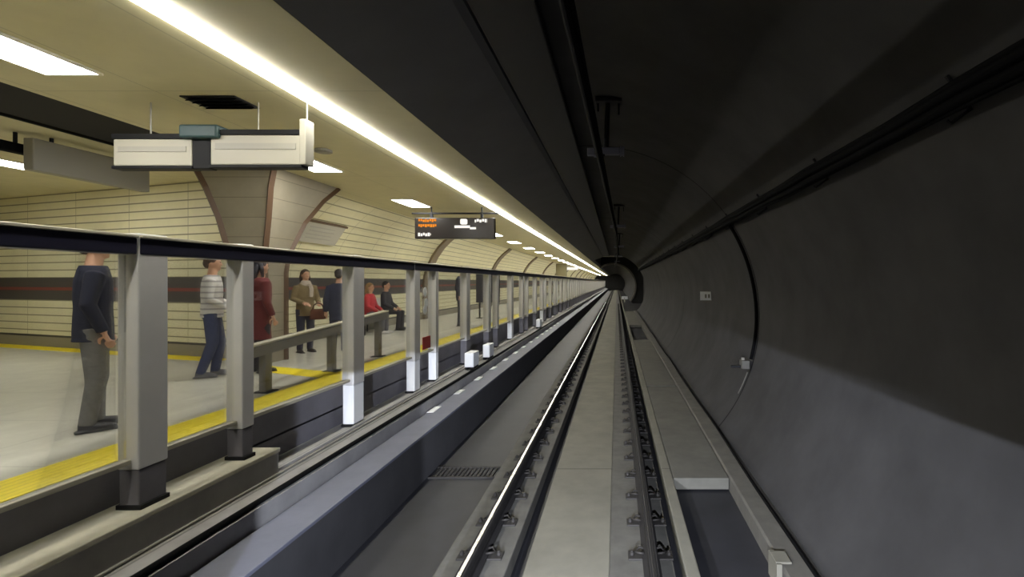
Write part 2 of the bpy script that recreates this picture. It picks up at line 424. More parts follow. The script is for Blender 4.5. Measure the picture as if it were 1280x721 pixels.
for i, z in enumerate((1.42, 1.22, 1.10)):
    b = MB(); b.cyl((.012, .5+.05*(i%2), z), (1,0,0), .085, .006, 20); p = b.build('sticker', M['white'], g1); p['label'] = 'round white sticker on the glass'
b = MB(); b.box(.009, .016, .38, .76, .40, .62, .002); p = b.build('red_plate', M['red'], g1); p['label'] = 'red plate at the bottom of the glass'

# ------------------------------------------------------------------ platform ceiling, walls
ZC = 4.37
b = MB()
b.box(-5.4, -2.14, -6, YEND, ZC, ZC+.12)
b.box(-5.7, -5.4, 7.0, YEND, ZC, ZC+.12)
b.box(-6.5, -5.4, 7.0, 10.0, ZC, ZC+.12)
b.box(-14, -6.5, -6, 11.2, ZC, ZC+.12)
struct(b.build('ceiling', M['ceil']), 'cream panelled platform ceiling', 'ceiling')
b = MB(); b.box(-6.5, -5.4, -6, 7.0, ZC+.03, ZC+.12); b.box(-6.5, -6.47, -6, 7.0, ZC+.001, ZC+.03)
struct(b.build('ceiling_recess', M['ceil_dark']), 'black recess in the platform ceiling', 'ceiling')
vault = [(-6.72, PLAT), (-6.74, 1.9), (-6.74, 2.4), (-6.69, 2.85), (-6.58, 3.2), (-6.42, 3.52), (-6.2, 3.84), (-5.95, 4.1), (-5.62, ZC)]
back = [(-6.0, ZC+.12), (-6.3, 4.3), (-7.0, 3.4), (-7.0, PLAT)]
b = MB(); b.sweep(vault+back, [8.8, 40, 80, YEND]); struct(b.build('wall_left', M['tile_side']), 'cream clad vaulted wall along the platform back', 'wall')
# cross wall facing the train
p0, p1 = Vector((-13.9, 11.05)), Vector((-6.35, 8.58)); d = (p1-p0).normalized(); n = Vector((-d.y, d.x))
b = MB(); bm = b.bm
q = [p0, p1, p1+n*.25, p0+n*.25]
lo = [bm.verts.new((v.x, v.y, PLAT)) for v in q]; hi = [bm.verts.new((v.x, v.y, ZC)) for v in q]
for i in range(4): bm.faces.new((lo[i], lo[(i+1)%4], hi[(i+1)%4], hi[i]))
bm.faces.new(lo[::-1]); bm.faces.new(hi)
struct(b.build('wall_cross', M['tile_cross']), 'cream clad cross wall with a dark stripe behind the man in navy', 'wall')
b = MB(); b.obox(((p0.x+p1.x)/2 - n.x*.17, (p0.y+p1.y)/2 - n.y*.17, PLAT+.004), ((p1-p0).length-.2, .30, .008), Matrix.Rotation(math.atan2(d.y, d.x), 3, 'Z'))
struct(b.build('trim_11', M['yellow']), 'yellow strip along the foot of the cross wall', 'strip')
b = MB(); b.box(-14.2, -14, -6, 11.3, 1.0, ZC+.1); struct(b.build('wall_side', M['tile_side']), 'platform side wall out of the photo to the left', 'wall')

# flared pier
pr = struct(bpy.data.objects.new('pillar', None), 'flared beige pier with brown edges between cross wall and vault', 'pillar'); C.objects.link(pr); pr.location = (-5.8, 8.3, PLAT)
prof = [(0, -.27, .27, -.25, .25), (1.45, -.27, .27, -.25, .25), (1.75, -.28, .29, -.28, .3), (2.3, -.38, .40, -.36, .55), (2.75, -.5, .50, -.46, .95), (3.048, -.62, .58, -.5, 1.3)]
b = MB(); bm = b.bm; rings = [[bm.verts.new((x, y, z)) for x, y in ((xa, ya), (xb, ya), (xb, yb), (xa, yb))] for z, xa, xb, ya, yb in prof]
for a, c in zip(rings, rings[1:]):
    for i in range(4): bm.faces.new((a[i], a[(i+1)%4], c[(i+1)%4], c[i]))
bm.faces.new(rings[0][::-1]); bm.faces.new(rings[-1])
b.build('shaft', M['pier'], pr)
for i in (0, 1, 2):
    b = MB(); pts = []
    for z, xa, xb, ya, yb in prof:
        pts.append(((xa, xb, xb)[i], (ya, ya, yb)[i], min(z, 3.03)))
    b.tube(pts, .05, 4); b.build('edge_trim', M['pier_edge'], pr)

# vault ribs
b = MB(); bm = b.bm
inner = [Vector(v) for v in vault]
def rib_mesh(w):
    b = MB(); ins = []
    for i, v in enumerate(inner):
        a = inner[max(0, i-1)]; c = inner[min(len(inner)-1, i+1)]; t = (c-a).normalized(); nn = Vector((t.y, -t.x))
        if nn.x < 0 and i < 4: nn = -nn
        ins.append(v + nn*.07)
    ins[-1].y = min(ins[-1].y, ZC-.01)
    b.sweep([tuple(v) for v in inner] + [tuple(v) for v in ins[::-1]], [-w/2, w/2]); return b.mesh('vault_rib')
rm = rib_mesh(.55); rm.materials.append(M['rib'])
for k in range(13):
    y = 18.0 + 9.0*k
    o = bpy.data.objects.new('trim_%d' % (12+k), rm); C.objects.link(o); o.location = (0, y, 0); struct(o, 'brown arched rib on the platform vault', 'rib')

# ------------------------------------------------------------------ lights of the place
b = MB()
for y in frange(-4, YEND-2, 2)[:-1]: b.box(-2.975, -2.845, y, y+2, ZC-.03, ZC-.001)
st = b.build('led_strip', M['led']); tag(st, 'long continuous white LED strip along the platform ceiling edge', 'ceiling light')
def make_lamp(w, l):
    e = empty('ceiling_light', (0,0,ZC), '', 'ceiling light', 'panel lights in the platform ceiling')
    b = MB(); b.box(-w/2+.02, w/2-.02, -l/2+.02, l/2-.02, -.018, -.006); b.build('diffuser', M['panel'], e)
    b = MB()
    b.box(-w/2, w/2, -l/2, -l/2+.02, -.022, -.001); b.box(-w/2, w/2, l/2-.02, l/2, -.022, -.001)
    b.box(-w/2, -w/2+.02, -l/2+.02, l/2-.02, -.022, -.001); b.box(w/2-.02, w/2, -l/2+.02, l/2-.02, -.022, -.001)
    b.build('lamp_frame', M['lampframe'], e); return e
lp = make_lamp(.48, 1.1); first = True
for k in range(-1, 37):
    o = lp if first else copy_tree(lp); first = False
    o.location = (-4.55, 3.75+3.8*k, ZC)
    o['label'] = ('panel light behind the first one, above the train' if k == -1 else 'panel light in the row, cut by the left edge of the photo' if k == 0 else
        'panel light beside the right end of the white hanging sign' if k == 1 else 'panel light in front of the black train display' if k == 2 else
        'panel light, %s beyond the black train display' % ORD[k-3] if k < 8 else 'far small panel light in the row towards the end of the platform')
o = copy_tree(lp); o.location = (-8.95, 7.4, ZC); o['label'] = 'panel light near the cross wall, beyond the black ceiling recess'
o = copy_tree(lp); o.location = (-8.95, 2.6, ZC); o['label'] = 'panel light over the left part of the platform, out of the photo'
o = copy_tree(lp); o.location = (-11.5, 7.4, ZC); o['label'] = 'panel light over the far left corner before the cross wall'

# ceiling fittings
e = empty('ceiling_vent', (-3.85, 4.98, ZC), 'dark square vent in the ceiling above the hanging sign', 'vent')
b = MB(); b.box(-.26, .26, -.17, .17, -.012, -.001); b.build('vent_plate', M['dark'], e)
b = MB()
for i in range(4): b.obox((0, -.12+i*.08, -.022), (.46, .05, .006), Matrix.Rotation(.6, 3, 'X'))
b.build('louvre', M['black'], e)
b = MB(); b.cyl((-3.9, 6.8, ZC-.016), (0,0,1), .11, .03, 24); b.cyl((-3.9, 6.8, ZC-.034), (0,0,1), .08, .01, 24); tag(b.build('ceiling_speaker', M['boxgrey']), 'small round grey ceiling speaker past the hanging sign', 'speaker')
e = empty('ceiling_camera', (-7.05, 6.0, ZC), 'small black security camera under the ceiling at the left', 'camera')
b = MB(); b.cyl((0,0,-.068), (0,0,1), .02, .138, 10); b.build('stem', M['dark'], e)
b = MB(); b.box(-.07, .07, -.2, .16, -.24, -.13, .02); b.build('camera_body', M['black'], e)
b = MB(); b.cyl((0, -.21, -.185), (0,1,0), .04, .03, 16); b.build('lens', M['screen'], e)

# white hanging sign, two panels
e = empty('hanging_sign', (-3.95, 5.0, ZC), 'wide white two-panel sign hung across the platform', 'sign')
def sign_panel(x0, x1, z0, z1):
    b = MB(); b.box(x0, x1, -.05, .05, z0, z1, .012); p = b.build('sign_panel', M['signwhite'], e)
    b = MB(); b.box(x0+.05, x1-.05, -.056, -.05, z0+(z1-z0)*.52, z0+(z1-z0)*.72); b.build('printed_band', M['signgrey'], p)
    b = MB(); b.box(x0-.01, x1+.01, -.06, .06, z1, z1+.05, .006); b.build('top_frame', M['dark'], p)
    b = MB(); b.box(x0-.01, x1+.01, -.06, .06, z0-.03, z0, .006); b.build('bottom_frame', M['dark'], p)
sign_panel(-.92, -.16, -.63, -.37); sign_panel(.02, .90, -.62, -.33)
b = MB(); b.box(-.16, .02, -.045, .045, -.66, -.38, .01); b.build('joint_box', M['dark'], e)
b = MB(); b.box(.89, .955, -.07, .07, -.62, -.18, .01); b.build('end_box', M['signwhite'], e)
for x in (-.6, .45, .925):
    b = MB(); b.cyl((x, 0, -.17), (0,0,1), .007, .338, 8); b.build('hanger', M['signgrey'], e)
b = MB(); b.box(-.25, .12, -.1, .1, -.37, -.24, .02); b.build('loudspeaker', M['teal'], e)
# grey longitudinal sign box
e = empty('sign_box', (-6.9, 6.75, ZC), 'blank grey sign box hung lengthwise beside the black ceiling recess', 'sign')
b = MB(); b.box(-.06, .06, -.75, .75, -.44, -.06, .012); b.build('box_body', M['boxgrey'], e)
for y in (-.5, .5):
    b = MB(); b.cyl((0, y, -.031), (0,0,1), .02, .06, 8); b.build('hanger', M['dark'], e)

# train display
e = empty('train_display', (-3.78, 12.0, ZC), 'black train information display with orange and white characters', 'display')
b = MB(); b.box(-.93, .93, -.07, .07, -.75, -.26, .012); hs = b.build('housing', M['screen'], e)
b = MB(); b.box(-.9, .78, -.074, -.07, -.73, -.28); b.build('screen', M['screen'], hs)
rnd = random.Random(3)
def dashes(x0, x1, z0, z1, m, nm, w=(.03, .055), gap=.012):
    b = MB(); x = x0
    while x < x1:
        ww = rnd.uniform(*w); b.box(x, min(x+ww, x1), -.079, -.074, z0+(z1-z0)*rnd.choice((0,0,.25)), z1-(z1-z0)*rnd.choice((0,0,.2))); x += ww+gap
    b.build(nm, m, e)
dashes(-.84, -.42, -.36, -.29, M['orange'], 'orange_text'); dashes(-.84, -.42, -.48, -.41, M['orange'], 'orange_text')
dashes(-.85, -.55, -.69, -.61, M['lit'], 'white_text'); dashes(.47, .76, -.37, -.29, M['lit'], 'white_text')
b = MB(); b.box(.14, .30, -.079, -.074, -.42, -.29, .03); b.box(0, .36, -.079, -.074, -.50, -.44); b.box(.36, .5, -.079, -.074, -.53, -.48); b.build('white_symbol', M['lit'], e)
b = MB(); b.box(-1.02, 1.0, -.02, .02, -.17, -.13, .006); b.build('support_bar', M['dark'], e)
for x in (-.56, .62):
    b = MB(); b.box(x-.03, x+.03, -.03, .03, -.262, -.125, .004); b.build('bracket', M['dark'], e)
    b = MB(); b.cyl((x, 0, -.066), (0,0,1), .015, .13, 8); b.build('hanger', M['dark'], e)

# wall poster with dark header bar
def vx(z):
    for (xa, za), (xb, zb) in zip(vault, vault[1:]):
        if za <= z <= zb: return xa+(xb-xa)*(z-za)/(zb-za)
    return vault[-1][0]
za, zb = 3.44, 3.86
pa, pb = Vector((vx(za)+.05, 10.9, za)), Vector((vx(zb)+.05, 10.9, zb)); up = (pb-pa).normalized(); rot = Matrix((Vector((0,1,0)), up, Vector((0,1,0)).cross(up))).transposed()
e = tag(bpy.data.objects.new('wall_notice', None), 'white notice board with a dark top bar on the vault behind the pier', 'notice board'); C.objects.link(e); e.location = (pa+pb)/2
b = MB(); b.obox((0,0,0), (1.4, (pb-pa).length, .03), rot); b.build('board_sheet', M['signwhite'], e)
b = MB(); b.obox(up*.24, (1.5, .04, .05), rot); b.build('top_bar', M['pier_edge'], e)
b = MB()
for i in range(4): b.obox(up*(.12-.085*i) + rot @ Vector((.05*(i%2)-.1, 0, .017)), (.9, .022, .004), rot)
b.build('printed_lines', M['signgrey'], e)
# olive panel far on the vault and a bright hanging lamp sign
e = tag(bpy.data.objects.new('advert_panel', None), 'large olive advertising panel standing out from the distant vault', 'advert panel'); C.objects.link(e); e.location = (-5.08, 47, PLAT)
b = MB(); b.box(-.5, .5, -.08, .08, 1.55, 2.95, .02); b.build('panel', M['olive_panel'], e)
for x in (-.4, .34):
    b = MB(); b.box(x-.04, x+.04, -.06, .06, 0, 1.56); b.build('leg', M['dark'], e)
e = empty('lit_sign', (-5.1, 58, ZC), 'bright white lit sign hung far along the platform', 'sign')
b = MB(); b.box(-.7, .7, -.06, .06, -.42, -.12, .01); b.build('light_box', M['lit'], e)
for x in (-.5, .5):
    b = MB(); b.cyl((x, 0, -.06), (0,0,1), .02, .12, 8); b.build('hanger', M['dark'], e)

# ------------------------------------------------------------------ platform furniture
e = empty('leaning_rail', (-4.15, 5.7, PLAT), 'grey sloping leaning rail behind the glass gate', 'leaning rail')
b = MB(); b.sweep([(-.05, .43), (.05, .43), (.05, .55), (-.05, .55)], [-.05, 3.5]); o = b.build('rail_bar', M['rail_grey'], e)
for v in o.data.vertices: v.co.z += v.co.y*.06
b = MB(); b.sweep([(-.054, .555), (.054, .555), (.054, .575), (-.054, .575)], [-.05, 3.5]); o2 = b.build('bar_cap', M['pale_rim'], o)
for v in o2.data.vertices: v.co.z += v.co.y*.06
for y in (.35, 1.75, 3.2):
    b = MB(); b.box(-.04, .04, y-.06, y+.06, 0, .432+y*.06, .006); b.build('support_post', M['rail_grey'], e)
    b = MB(); b.box(-.09, .09, y-.1, y+.1, 0, .012, .003); b.build('foot_plate', M['dark'], e)
# bench
e = empty('bench', (-6.35, 13.4, PLAT), 'grey metal bench against the vault under the two seated people', 'bench')
b = MB()
for i in range(5): b.box(-.2+i*.1, -.12+i*.1, -1.3, 1.3, .42, .45, .005)
b.build('seat', M['steel'], e)
b = MB(); b.box(-.26, -.23, -1.3, 1.3, .55, .85, .008); b.build('backrest', M['steel'], e)
for y in (-1.0, 0, 1.0):
    b = MB(); b.tube([(-.245, y, .84), (-.22, y, .42)], .018, 8); b.tube([(-.22, y, .41), (.28, y, .41)], .02, 8); b.build('bracket', M['dark'], e)
    for x in (-.18, .24):
        b = MB(); b.tube([(x, y, 0), (x, y, .42)], .02, 8); b.build('leg', M['dark'], e)
# dark information board
e = empty('information_board', (-4.6, 18.3, PLAT), 'dark upright information board standing on the platform', 'information board')
b = MB(); b.box(-.42, .42, -.05, .05, .55, 1.62, .015); b.build('board_panel', M['board'], e)
for x in (-.3, .3):
    b = MB(); b.cyl((x, 0, .28), (0,0,1), .03, .56, 12); b.build('leg', M['dark'], e)
    b = MB(); b.box(x-.1, x+.1, -.15, .15, 0, .015, .004); b.build('foot_plate', M['dark'], e)

# ------------------------------------------------------------------ tunnel equipment
def cx(y):
    pts = [(-6, -.445), (15.5, -.02), (24, .04), (32, .02), (41, -.05), (60, -.25)]
    for (a, xa), (b_, xb) in zip(pts, pts[1:]):
        if a <= y <= b_: return xa+(xb-xa)*(y-a)/(b_-a)
    return pts[-1][1]
ys = frange(-6, 60, 1.0)
e = empty('conductor_rail', (0, 0, 4.04), 'overhead conductor rail running under the tunnel crown', 'conductor rail')
b = MB(); b.sweep([(-.042, .1), (.042, .1), (.042, .085), (.02, .08), (.026, .02), (.01, 0), (-.01, 0), (-.026, .02), (-.02, .08), (-.042, .085)], ys, dx=[cx(y) for y in ys]); b.build('rail_profile', M['black'], e)
b = MB(); b.sweep([(-.046, .101), (-.03, .101), (-.03, .108), (-.046, .108)], ys, dx=[cx(y) for y in ys]); b.build('edge_lip', M['copper'], e)
b = MB(); b.sweep([(-.006, -.012), (.006, -.012), (.006, 0), (-.006, 0)], ys, dx=[cx(y) for y in ys]); b.build('contact_wire', M['dark'], e)
def support(y, label):
    x = cx(y); zt = AZ + math.sqrt(R*R-(x+.1-AX)**2) - 4.15
    e = empty('catenary_support', (x, y, 4.15), label, 'conductor rail support', 'supports of the conductor rail')
    b = MB(); b.box(-.06, .26, -.10, .10, zt-.06, zt-.002, .008); b.build('ceiling_plate', M['dark'], e)
    for xx, l in ((-.03, .10), (.225, .14)):
        b = MB(); b.cyl((xx, 0, zt-.06-l/2), (0,0,1), .012, l, 8); b.build('anchor_bolt', M['dark'], e)
    b = MB(); b.tube([(.09, 0, zt-.05), (.07, 0, .12)], .032, 10); b.build('drop_rod', M['dark'], e)
    b = MB(); b.box(-.04, .24, -.045, .045, .03, .115, .015); b.build('cross_arm', M['insul'], e)
    b = MB()
    for i in range(3): b.cyl((.25+.018*i, 0, .072), (1,0,0), .065 - .012*(i%2), .014, 14)
    b.build('insulator', M['insul'], e)
    b = MB(); b.box(-.16, -.07, -.04, .04, .02, .11, .006); b.box(-.08, -.035, -.015, .015, 0, .03); b.build('clamp', M['insul'], e)
    b = MB(); b.box(-.055, .055, -.05, .05, 0, .03, .004); b.build('rail_hanger', M['dark'], e)
for k in range(5):
    support(6.3+8.5*k, ['nearest conductor rail support, with grey cross arm', 'second conductor rail support from the train', 'third conductor rail support from the train', 'fourth conductor rail support from the train', 'farthest conductor rail support, before the recess'][k])

# cables on right wall, brackets
def wallpt(ang, off): return (AX+(R-off)*math.cos(ang), AZ+(R-off)*math.sin(ang))
ac = math.radians(34.6)
for i in range(5):
    rr = (.024, .03, .022, .028, .02)[i]; pts = []
    for y in frange(-5, 42.8, .7):
        sag = -.012*math.sin((y-.9)/1.9*math.pi)**2 + .006*math.sin(y*2.1+i)
        x, z = wallpt(ac+(i-2)*.011, .075+.02*(i%2)+.008*math.sin(y*1.3+i*2)); pts.append((x, y, z+sag))
    b = MB(); b.tube(pts, rr, 8); tag(b.build('wall_cable', M['black'], smooth=True), 'black cable, %s of five bundled high on the tunnel wall' % ['lowest', 'second from below', 'middle one', 'second from above', 'topmost'][i], 'cable', 'cable bundle on the tunnel wall')
for k in range(22):
    y = .9+1.9*k; e = empty('cable_bracket', (*[0], y, 0), 'black bracket holding the cable bundle to the tunnel wall', 'cable bracket', 'brackets of the cable bundle')
    pb_ = [wallpt(ac+a, o_) for a, o_ in ((-.05, .0), (-.05, .13), (.04, .0))]
    x0, z0 = wallpt(ac-.045, .004); e.location = (x0, y, z0)
    def L(a, o_):
        x, z = wallpt(ac+a, o_); return (x-x0, 0, z-z0)
    b = MB(); b.tube([L(-.043, .012), L(.04, .012)], .012, 6); b.build('back_plate', M['dark'], e)
    b = MB(); b.tube([L(-.040, .012), L(-.043, .14), L(-.033, .15)], .010, 6); b.build('arm', M['dark'], e)
# drop cable, junction box and conduit
yd = 8.64
b = MB(); b.tube([(*[wallpt(a, .03)[0]], yd+.02*math.sin(a*6), wallpt(a, .03)[1]) for a in [math.radians(33-2*i) for i in range(25)]], .028, 8)
tag(b.build('drop_cable', M['black'], smooth=True), 'thick black cable curving down the tunnel wall to the junction box', 'cable')
aj = math.radians(-17.2); jx, jz = wallpt(aj, .10)
e = empty('junction_box', (jx, yd, jz), 'small grey junction box at the bottom of the drop cable', 'junction box')
b = MB(); b.box(-.07, .06, -.1, .1, -.07, .07, .012); b.build('box_body', M['plinth'], e)
b = MB(); b.box(-.24, -.06, -.03, .03, -.06, -.02, .008); b.build('bracket_arm', M['dark'], e)
b = MB(); b.cyl((-.03, 0, .085), (0,0,1), .03, .05, 10); b.build('cable_gland', M['boxgrey'], e)
b = MB(); b.tube([(*[wallpt(a, .014)[0]], yd, wallpt(a, .014)[1]) for a in [math.radians(-19.5-i) for i in range(9)]], .012, 6)
tag(b.build('wall_conduit', M['kerb'], smooth=True), 'thin pale conduit running down from the junction box', 'conduit')
# wall number plate
e = empty('marker_plate', (2.30, 12.9, CZ-.36), 'small white marker plate standing out from the dark tunnel wall', 'sign')
b = MB(); b.box(-.2, .22, -.008, .008, -.11, .11, .004); b.build('plate', M['white'], e)
b = MB()
for i, x in enumerate((-.06, .02, .10)): b.box(x-.025, x+.025, -.011, -.008, -.05, .045)
b.build('printed_mark', M['boxgrey'], e)
b = MB(); b.box(.05, .13, -.006, .05, -.02, .02); b.build('bracket', M['dark'], e)
# far cross pipe and marker
b = MB(); b.tube([(-2.0, 50, 5.1), (3.19, 50, 5.1)], .06, 8); tag(b.build('cross_pipe', M['pale'], smooth=True), 'pale pipe crossing overhead in the dark recess', 'pipe')
e = empty('stop_marker', (1.0, 66, .0), 'far small pale marker post beside the track', 'marker')
b = MB(); b.box(-.04, .04, -.04, .04, 0, .6); b.build('post', M['pale'], e)
b = MB(); b.box(-.4, .4, -.03, .03, .35, .75, .01); b.build('plate', M['white'], e)

# ------------------------------------------------------------------ the train's front below the windscreen, with its headlamps
e = empty('train_nose', (-.46, -1.2, .345), 'train front carrying the headlamps and added light blockers, below the view of the photo', 'train')
b = MB(); b.box(-1.3, 1.3, -1.6, .9, .02, 1.05, .15); b.build('nose_shell', M['fascia'], e)
VIS = math.radians(-1.9); ROLL = math.radians(2.0)
rot = Matrix.Rotation(VIS, 3, 'X') @ Matrix.Rotation(-ROLL, 3, 'Y')
LZ = CZ-1.06
for s in (-.72, .72):
    c = Vector((s, 1.45, LZ-.345+.05)); h = c
    b = MB(); b.obox(h + rot @ Vector((0, -.02, .02)), (.9, 1.0, .02), rot); v = b.build('light_cutoff_plate', M['black'], e)  # added plate, shaped to cut the lamp light off above a level
    b = MB(); b.obox(h + rot @ Vector((-.335, .05, -.30)), (.02, .86, .62), rot); b.build('light_side_blocker', M['black'], e)  # added side plate that keeps lamp light off the near posts
    b = MB(); b.obox(h + rot @ Vector((0, -.5, -.08)), (.6, .02, .22), rot); b.build('lamp_back', M['dark'], e)
    l = bpy.data.lights.new('headlamp', 'SPOT'); l.energy = 1900; l.spot_size = math.radians(94); l.spot_blend = 1.0; l.shadow_soft_size = .006; l.color = (.80, .86, 1.0)
    lo = bpy.data.objects.new('headlamp', l); C.objects.link(lo); lo.parent = e
    lo.location = h + rot @ Vector((0, -.30, -.006)); lo.rotation_euler = (math.radians(88), 0, 0)

# ------------------------------------------------------------------ people
def remesh(mb, name, m, vox, parent=None, smooth_it=4):
    me = mb.mesh('tmp'); o = bpy.data.objects.new('tmp', me); C.objects.link(o)
    md = o.modifiers.new('r', 'REMESH'); md.mode = 'VOXEL'; md.voxel_size = vox
    sm = o.modifiers.new('s', 'SMOOTH'); sm.factor = .5; sm.iterations = smooth_it
    dg = bpy.context.evaluated_depsgraph_get(); dg.update()
    nm = bpy.data.meshes.new_from_object(o.evaluated_get(dg)); nm.name = name
    bpy.data.objects.remove(o); bpy.data.meshes.remove(me)
    nm.materials.clear(); nm.materials.append(m); nm.polygons.foreach_set('use_smooth', [True]*len(nm.polygons))
    r = bpy.data.objects.new(name, nm); C.objects.link(r)
    if parent: r.parent = parent
    return r

def hand(mb, w, dirv, palm_n, side, curl=.5):
    """palm, four unequal bent fingers and a thumb from wrist W along DIRV"""
    dv = Vector(dirv).normalized(); pn = Vector(palm_n); pn = (pn - dv*pn.dot(dv)).normalized(); sd = dv.cross(pn)*side
    w = Vector(w)
    mb.tube([w - dv*.01, w+dv*.03, w+dv*.085], [.024, .034, .033], 10, .5)
    for i, ln in enumerate((.068, .078, .073, .056)):
        off = sd*(.027-.018*i); a = w+dv*.08+off; p = [a]
        for j, fr in enumerate((.42, .33, .25)):
            ang = curl*(j+.6)*.55; p.append(p[-1] + (dv*math.cos(ang)+pn*math.sin(ang))*ln*fr)
        mb.tube(p, [.0098, .0093, .0085, .0068], 7)
    a = w+dv*.03+sd*.028
    mb.tube([a, a+sd*.025+dv*.022+pn*.008, a+sd*.034+dv*.05+pn*.016, a+sd*.032+dv*.068+pn*.022], [.014, .012, .0105, .008], 7)

def person(label, loc, rz, H, upper, lower, shoe, hair_rgb, pose=None, hem=.86, long_hair=False, vox=.010, coat=False, stripes=None, scarf=None):
    P = dict(elL=(.235, .03, 1.12), wrL=(.25, -.06, .88), elR=(-.235, .03, 1.12), wrR=(-.25, -.06, .88),
             knL=(.10, -.02, .49), anL=(.10, .02, .085), knR=(-.10, -.02, .49), anR=(-.10, .02, .085), hip=.92, hy=0.0, lean=0.0, head=0.0)
    P.update(pose or {})
    s = H/1.76; dz = P['hip']-.92; hy = P['hy']; lean = P['lean']
    def U(x, y, z):                                  # upper body point: shifts with the pelvis and leans
        t = max(0, z-.92); return (x*s, (y+hy-lean*t)*s, (z+dz)*s)
    def J(p): return tuple(c*s for c in p)
    def A(p): return (p[0]*s, (p[1]+hy)*s, (p[2]+dz)*s)
    def ring(z, rx, ry, y=0): x_, y_, z_ = U(0, y, z); return (x_, y_, z_, rx*s, ry*s)
    b = MB()
    b.loft([ring(.86,.14,.10), ring(.93,.155,.108), ring(1.06,.135,.095), ring(1.2,.15,.105), ring(1.34,.168,.105), ring(1.42,.135,.085), ring(1.47,.065,.062), ring(1.54,.055,.06,-.01), ring(1.58,.05,.055,-.015)])
    hd = P['head']
    def Hd(x, y, z): return U(x*math.cos(hd)-y*math.sin(hd), x*math.sin(hd)+y*math.cos(hd), z)
    hc = Hd(0, -.015, 1.655)
    b.ball(hc, (.074*s, .094*s, .105*s), 20); b.ball(Hd(0, -.045, 1.595), (.052*s, .055*s, .05*s), 14)
    b.tube([Hd(0,-.10,1.655), Hd(0,-.122,1.622), Hd(0,-.10,1.612)], [.009*s,.013*s,.011*s], 8)
    b.ball(Hd(0,-.097,1.585), (.022*s,.012*s,.009*s), 8); b.ball(Hd(0,-.088,1.557), (.022*s,.018*s,.016*s), 8)
    for q in (-1, 1):
        b.ball(Hd(q*.075, 0, 1.635), (.010*s, .02*s, .032*s), 8)
        b.ball(Hd(q*.032, -.094, 1.672), (.017*s, .012*s, .007*s), 8)
    for S, q in (('L', 1), ('R', -1)):
        sh = U(q*.17, .0, 1.39); el = A(P['el'+S]); wr = A(P['wr'+S])
        b.tube([U(q*.10, 0, 1.39), sh, el, wr], [.05*s, .05*s, .038*s, .026*s], 10)
        dv = Vector(wr)-Vector(el)
        hand(b, wr, dv, Vector((-q, -.2, 0)) if abs(dv.normalized().z) > .6 else Vector((0, 0, -1)), 1 if q > 0 else -1)
        hp = (q*.09*s, hy*s, P['hip']*s); kn = J(P['kn'+S]); an = J(P['an'+S])
        b.tube([hp, kn, an], [.085*s, .055*s, .036*s], 12)
        b.tube([an, (an[0], an[1]-.04*s, an[2]-.045*s), (an[0]+q*.02*s, an[1]-.15*s, an[2]-.06*s)], [.036*s, .035*s, .025*s], 10)
    body = remesh(b, 'person', M['skin'], vox)
    tag(body, label, 'person'); body.location = loc; body.rotation_euler = (0, 0, rz)
    # eyes
    for q in (-1, 1):
        eb = MB(); eb.ball(Hd(q*.032, -.0985, 1.662), .0085*s, 8); eb.build('eye', M['black'], body, True)
    # upper garment
    b = MB(); g = .018 if not coat else .032
    hz = hem
    rs = [(.86,.16,.12), (1.0,.155,.115), (1.1,.15,.11), (1.2,.155,.115), (1.34,.17,.11), (1.43,.14,.09), (1.475,.075,.075)]
    rr = []
    if hz < .86 and P['hip'] > .8: rr += [ring(hz, .185, .145), ring((hz+.86)/2, .175, .135)]
    rr += [ring(z, rx+g, ry+g) for z, rx, ry in rs]
    b.loft(rr, 24)
    for S, q in (('L', 1), ('R', -1)):
        el = A(P['el'+S]); wr = Vector(A(P['wr'+S])); wr = tuple(wr + (Vector(el)-wr)*.04)
        b.tube([U(q*.09, 0, 1.385), U(q*.165, 0, 1.385), el, wr], [.062*s, (.068+g*.4)*s, (.052+g*.3)*s, (.042+g*.2)*s], 12)
    up_o = remesh(b, 'coat' if coat else 'top', upper, vox, body); 
    # trousers
    b = MB(); rr = [ring(.84,.15,.115), ring(.92,.165,.12), ring(1.0,.15,.11)]; b.loft(rr, 20)
    for S, q in (('L', 1), ('R', -1)):
        hp = (q*.088*s, hy*s, (P['hip']-.0)*s); kn = J(P['kn'+S]); an = Vector(J(P['an'+S])); an.z -= .02*s
        b.tube([hp, kn, tuple(an)], [.098*s, .075*s, .058*s], 14)
    remesh(b, 'trousers', lower, vox, body)
    for S, q in (('L', 1), ('R', -1)):
        an = J(P['an'+S]); b = MB()
        z0 = an[2]-.083*s
        b.tube([(an[0], an[1]+.055*s, z0+.045*s), (an[0], an[1]-.03*s, z0+.048*s), (an[0]+q*.02*s, an[1]-.13*s, z0+.036*s), (an[0]+q*.025*s, an[1]-.19*s, z0+.028*s)], [.036*s, .045*s, .04*s, .026*s], 12, .9)
        b.tube([(an[0], an[1]+.01*s, z0+.05*s), (an[0], an[1]+.005*s, z0+.11*s)], .044*s, 12)
        b.box(an[0]-.04*s+q*.012*s, an[0]+.04*s+q*.012*s, an[1]-.2*s, an[1]+.08*s, z0+.003, z0+.022*s)
        remesh(b, 'shoe', shoe, .008, body, 3)
    # hair
    b = MB()
    hm = mat('hair', hair_rgb, .55, 0, .2, 60)
    b.ball(Hd(0, .004, 1.685), (.084*s, .1*s, .092*s), 18)
    bmesh.ops.delete(b.bm, geom=[v for v in b.bm.verts if (v.co - Vector(Hd(0, -.12, 1.63))).length < .088*s], context='VERTS')
    bmesh.ops.holes_fill(b.bm, edges=b.bm.edges)
    b.ball(Hd(0, .05, 1.645), (.07*s, .058*s, .075*s), 14)
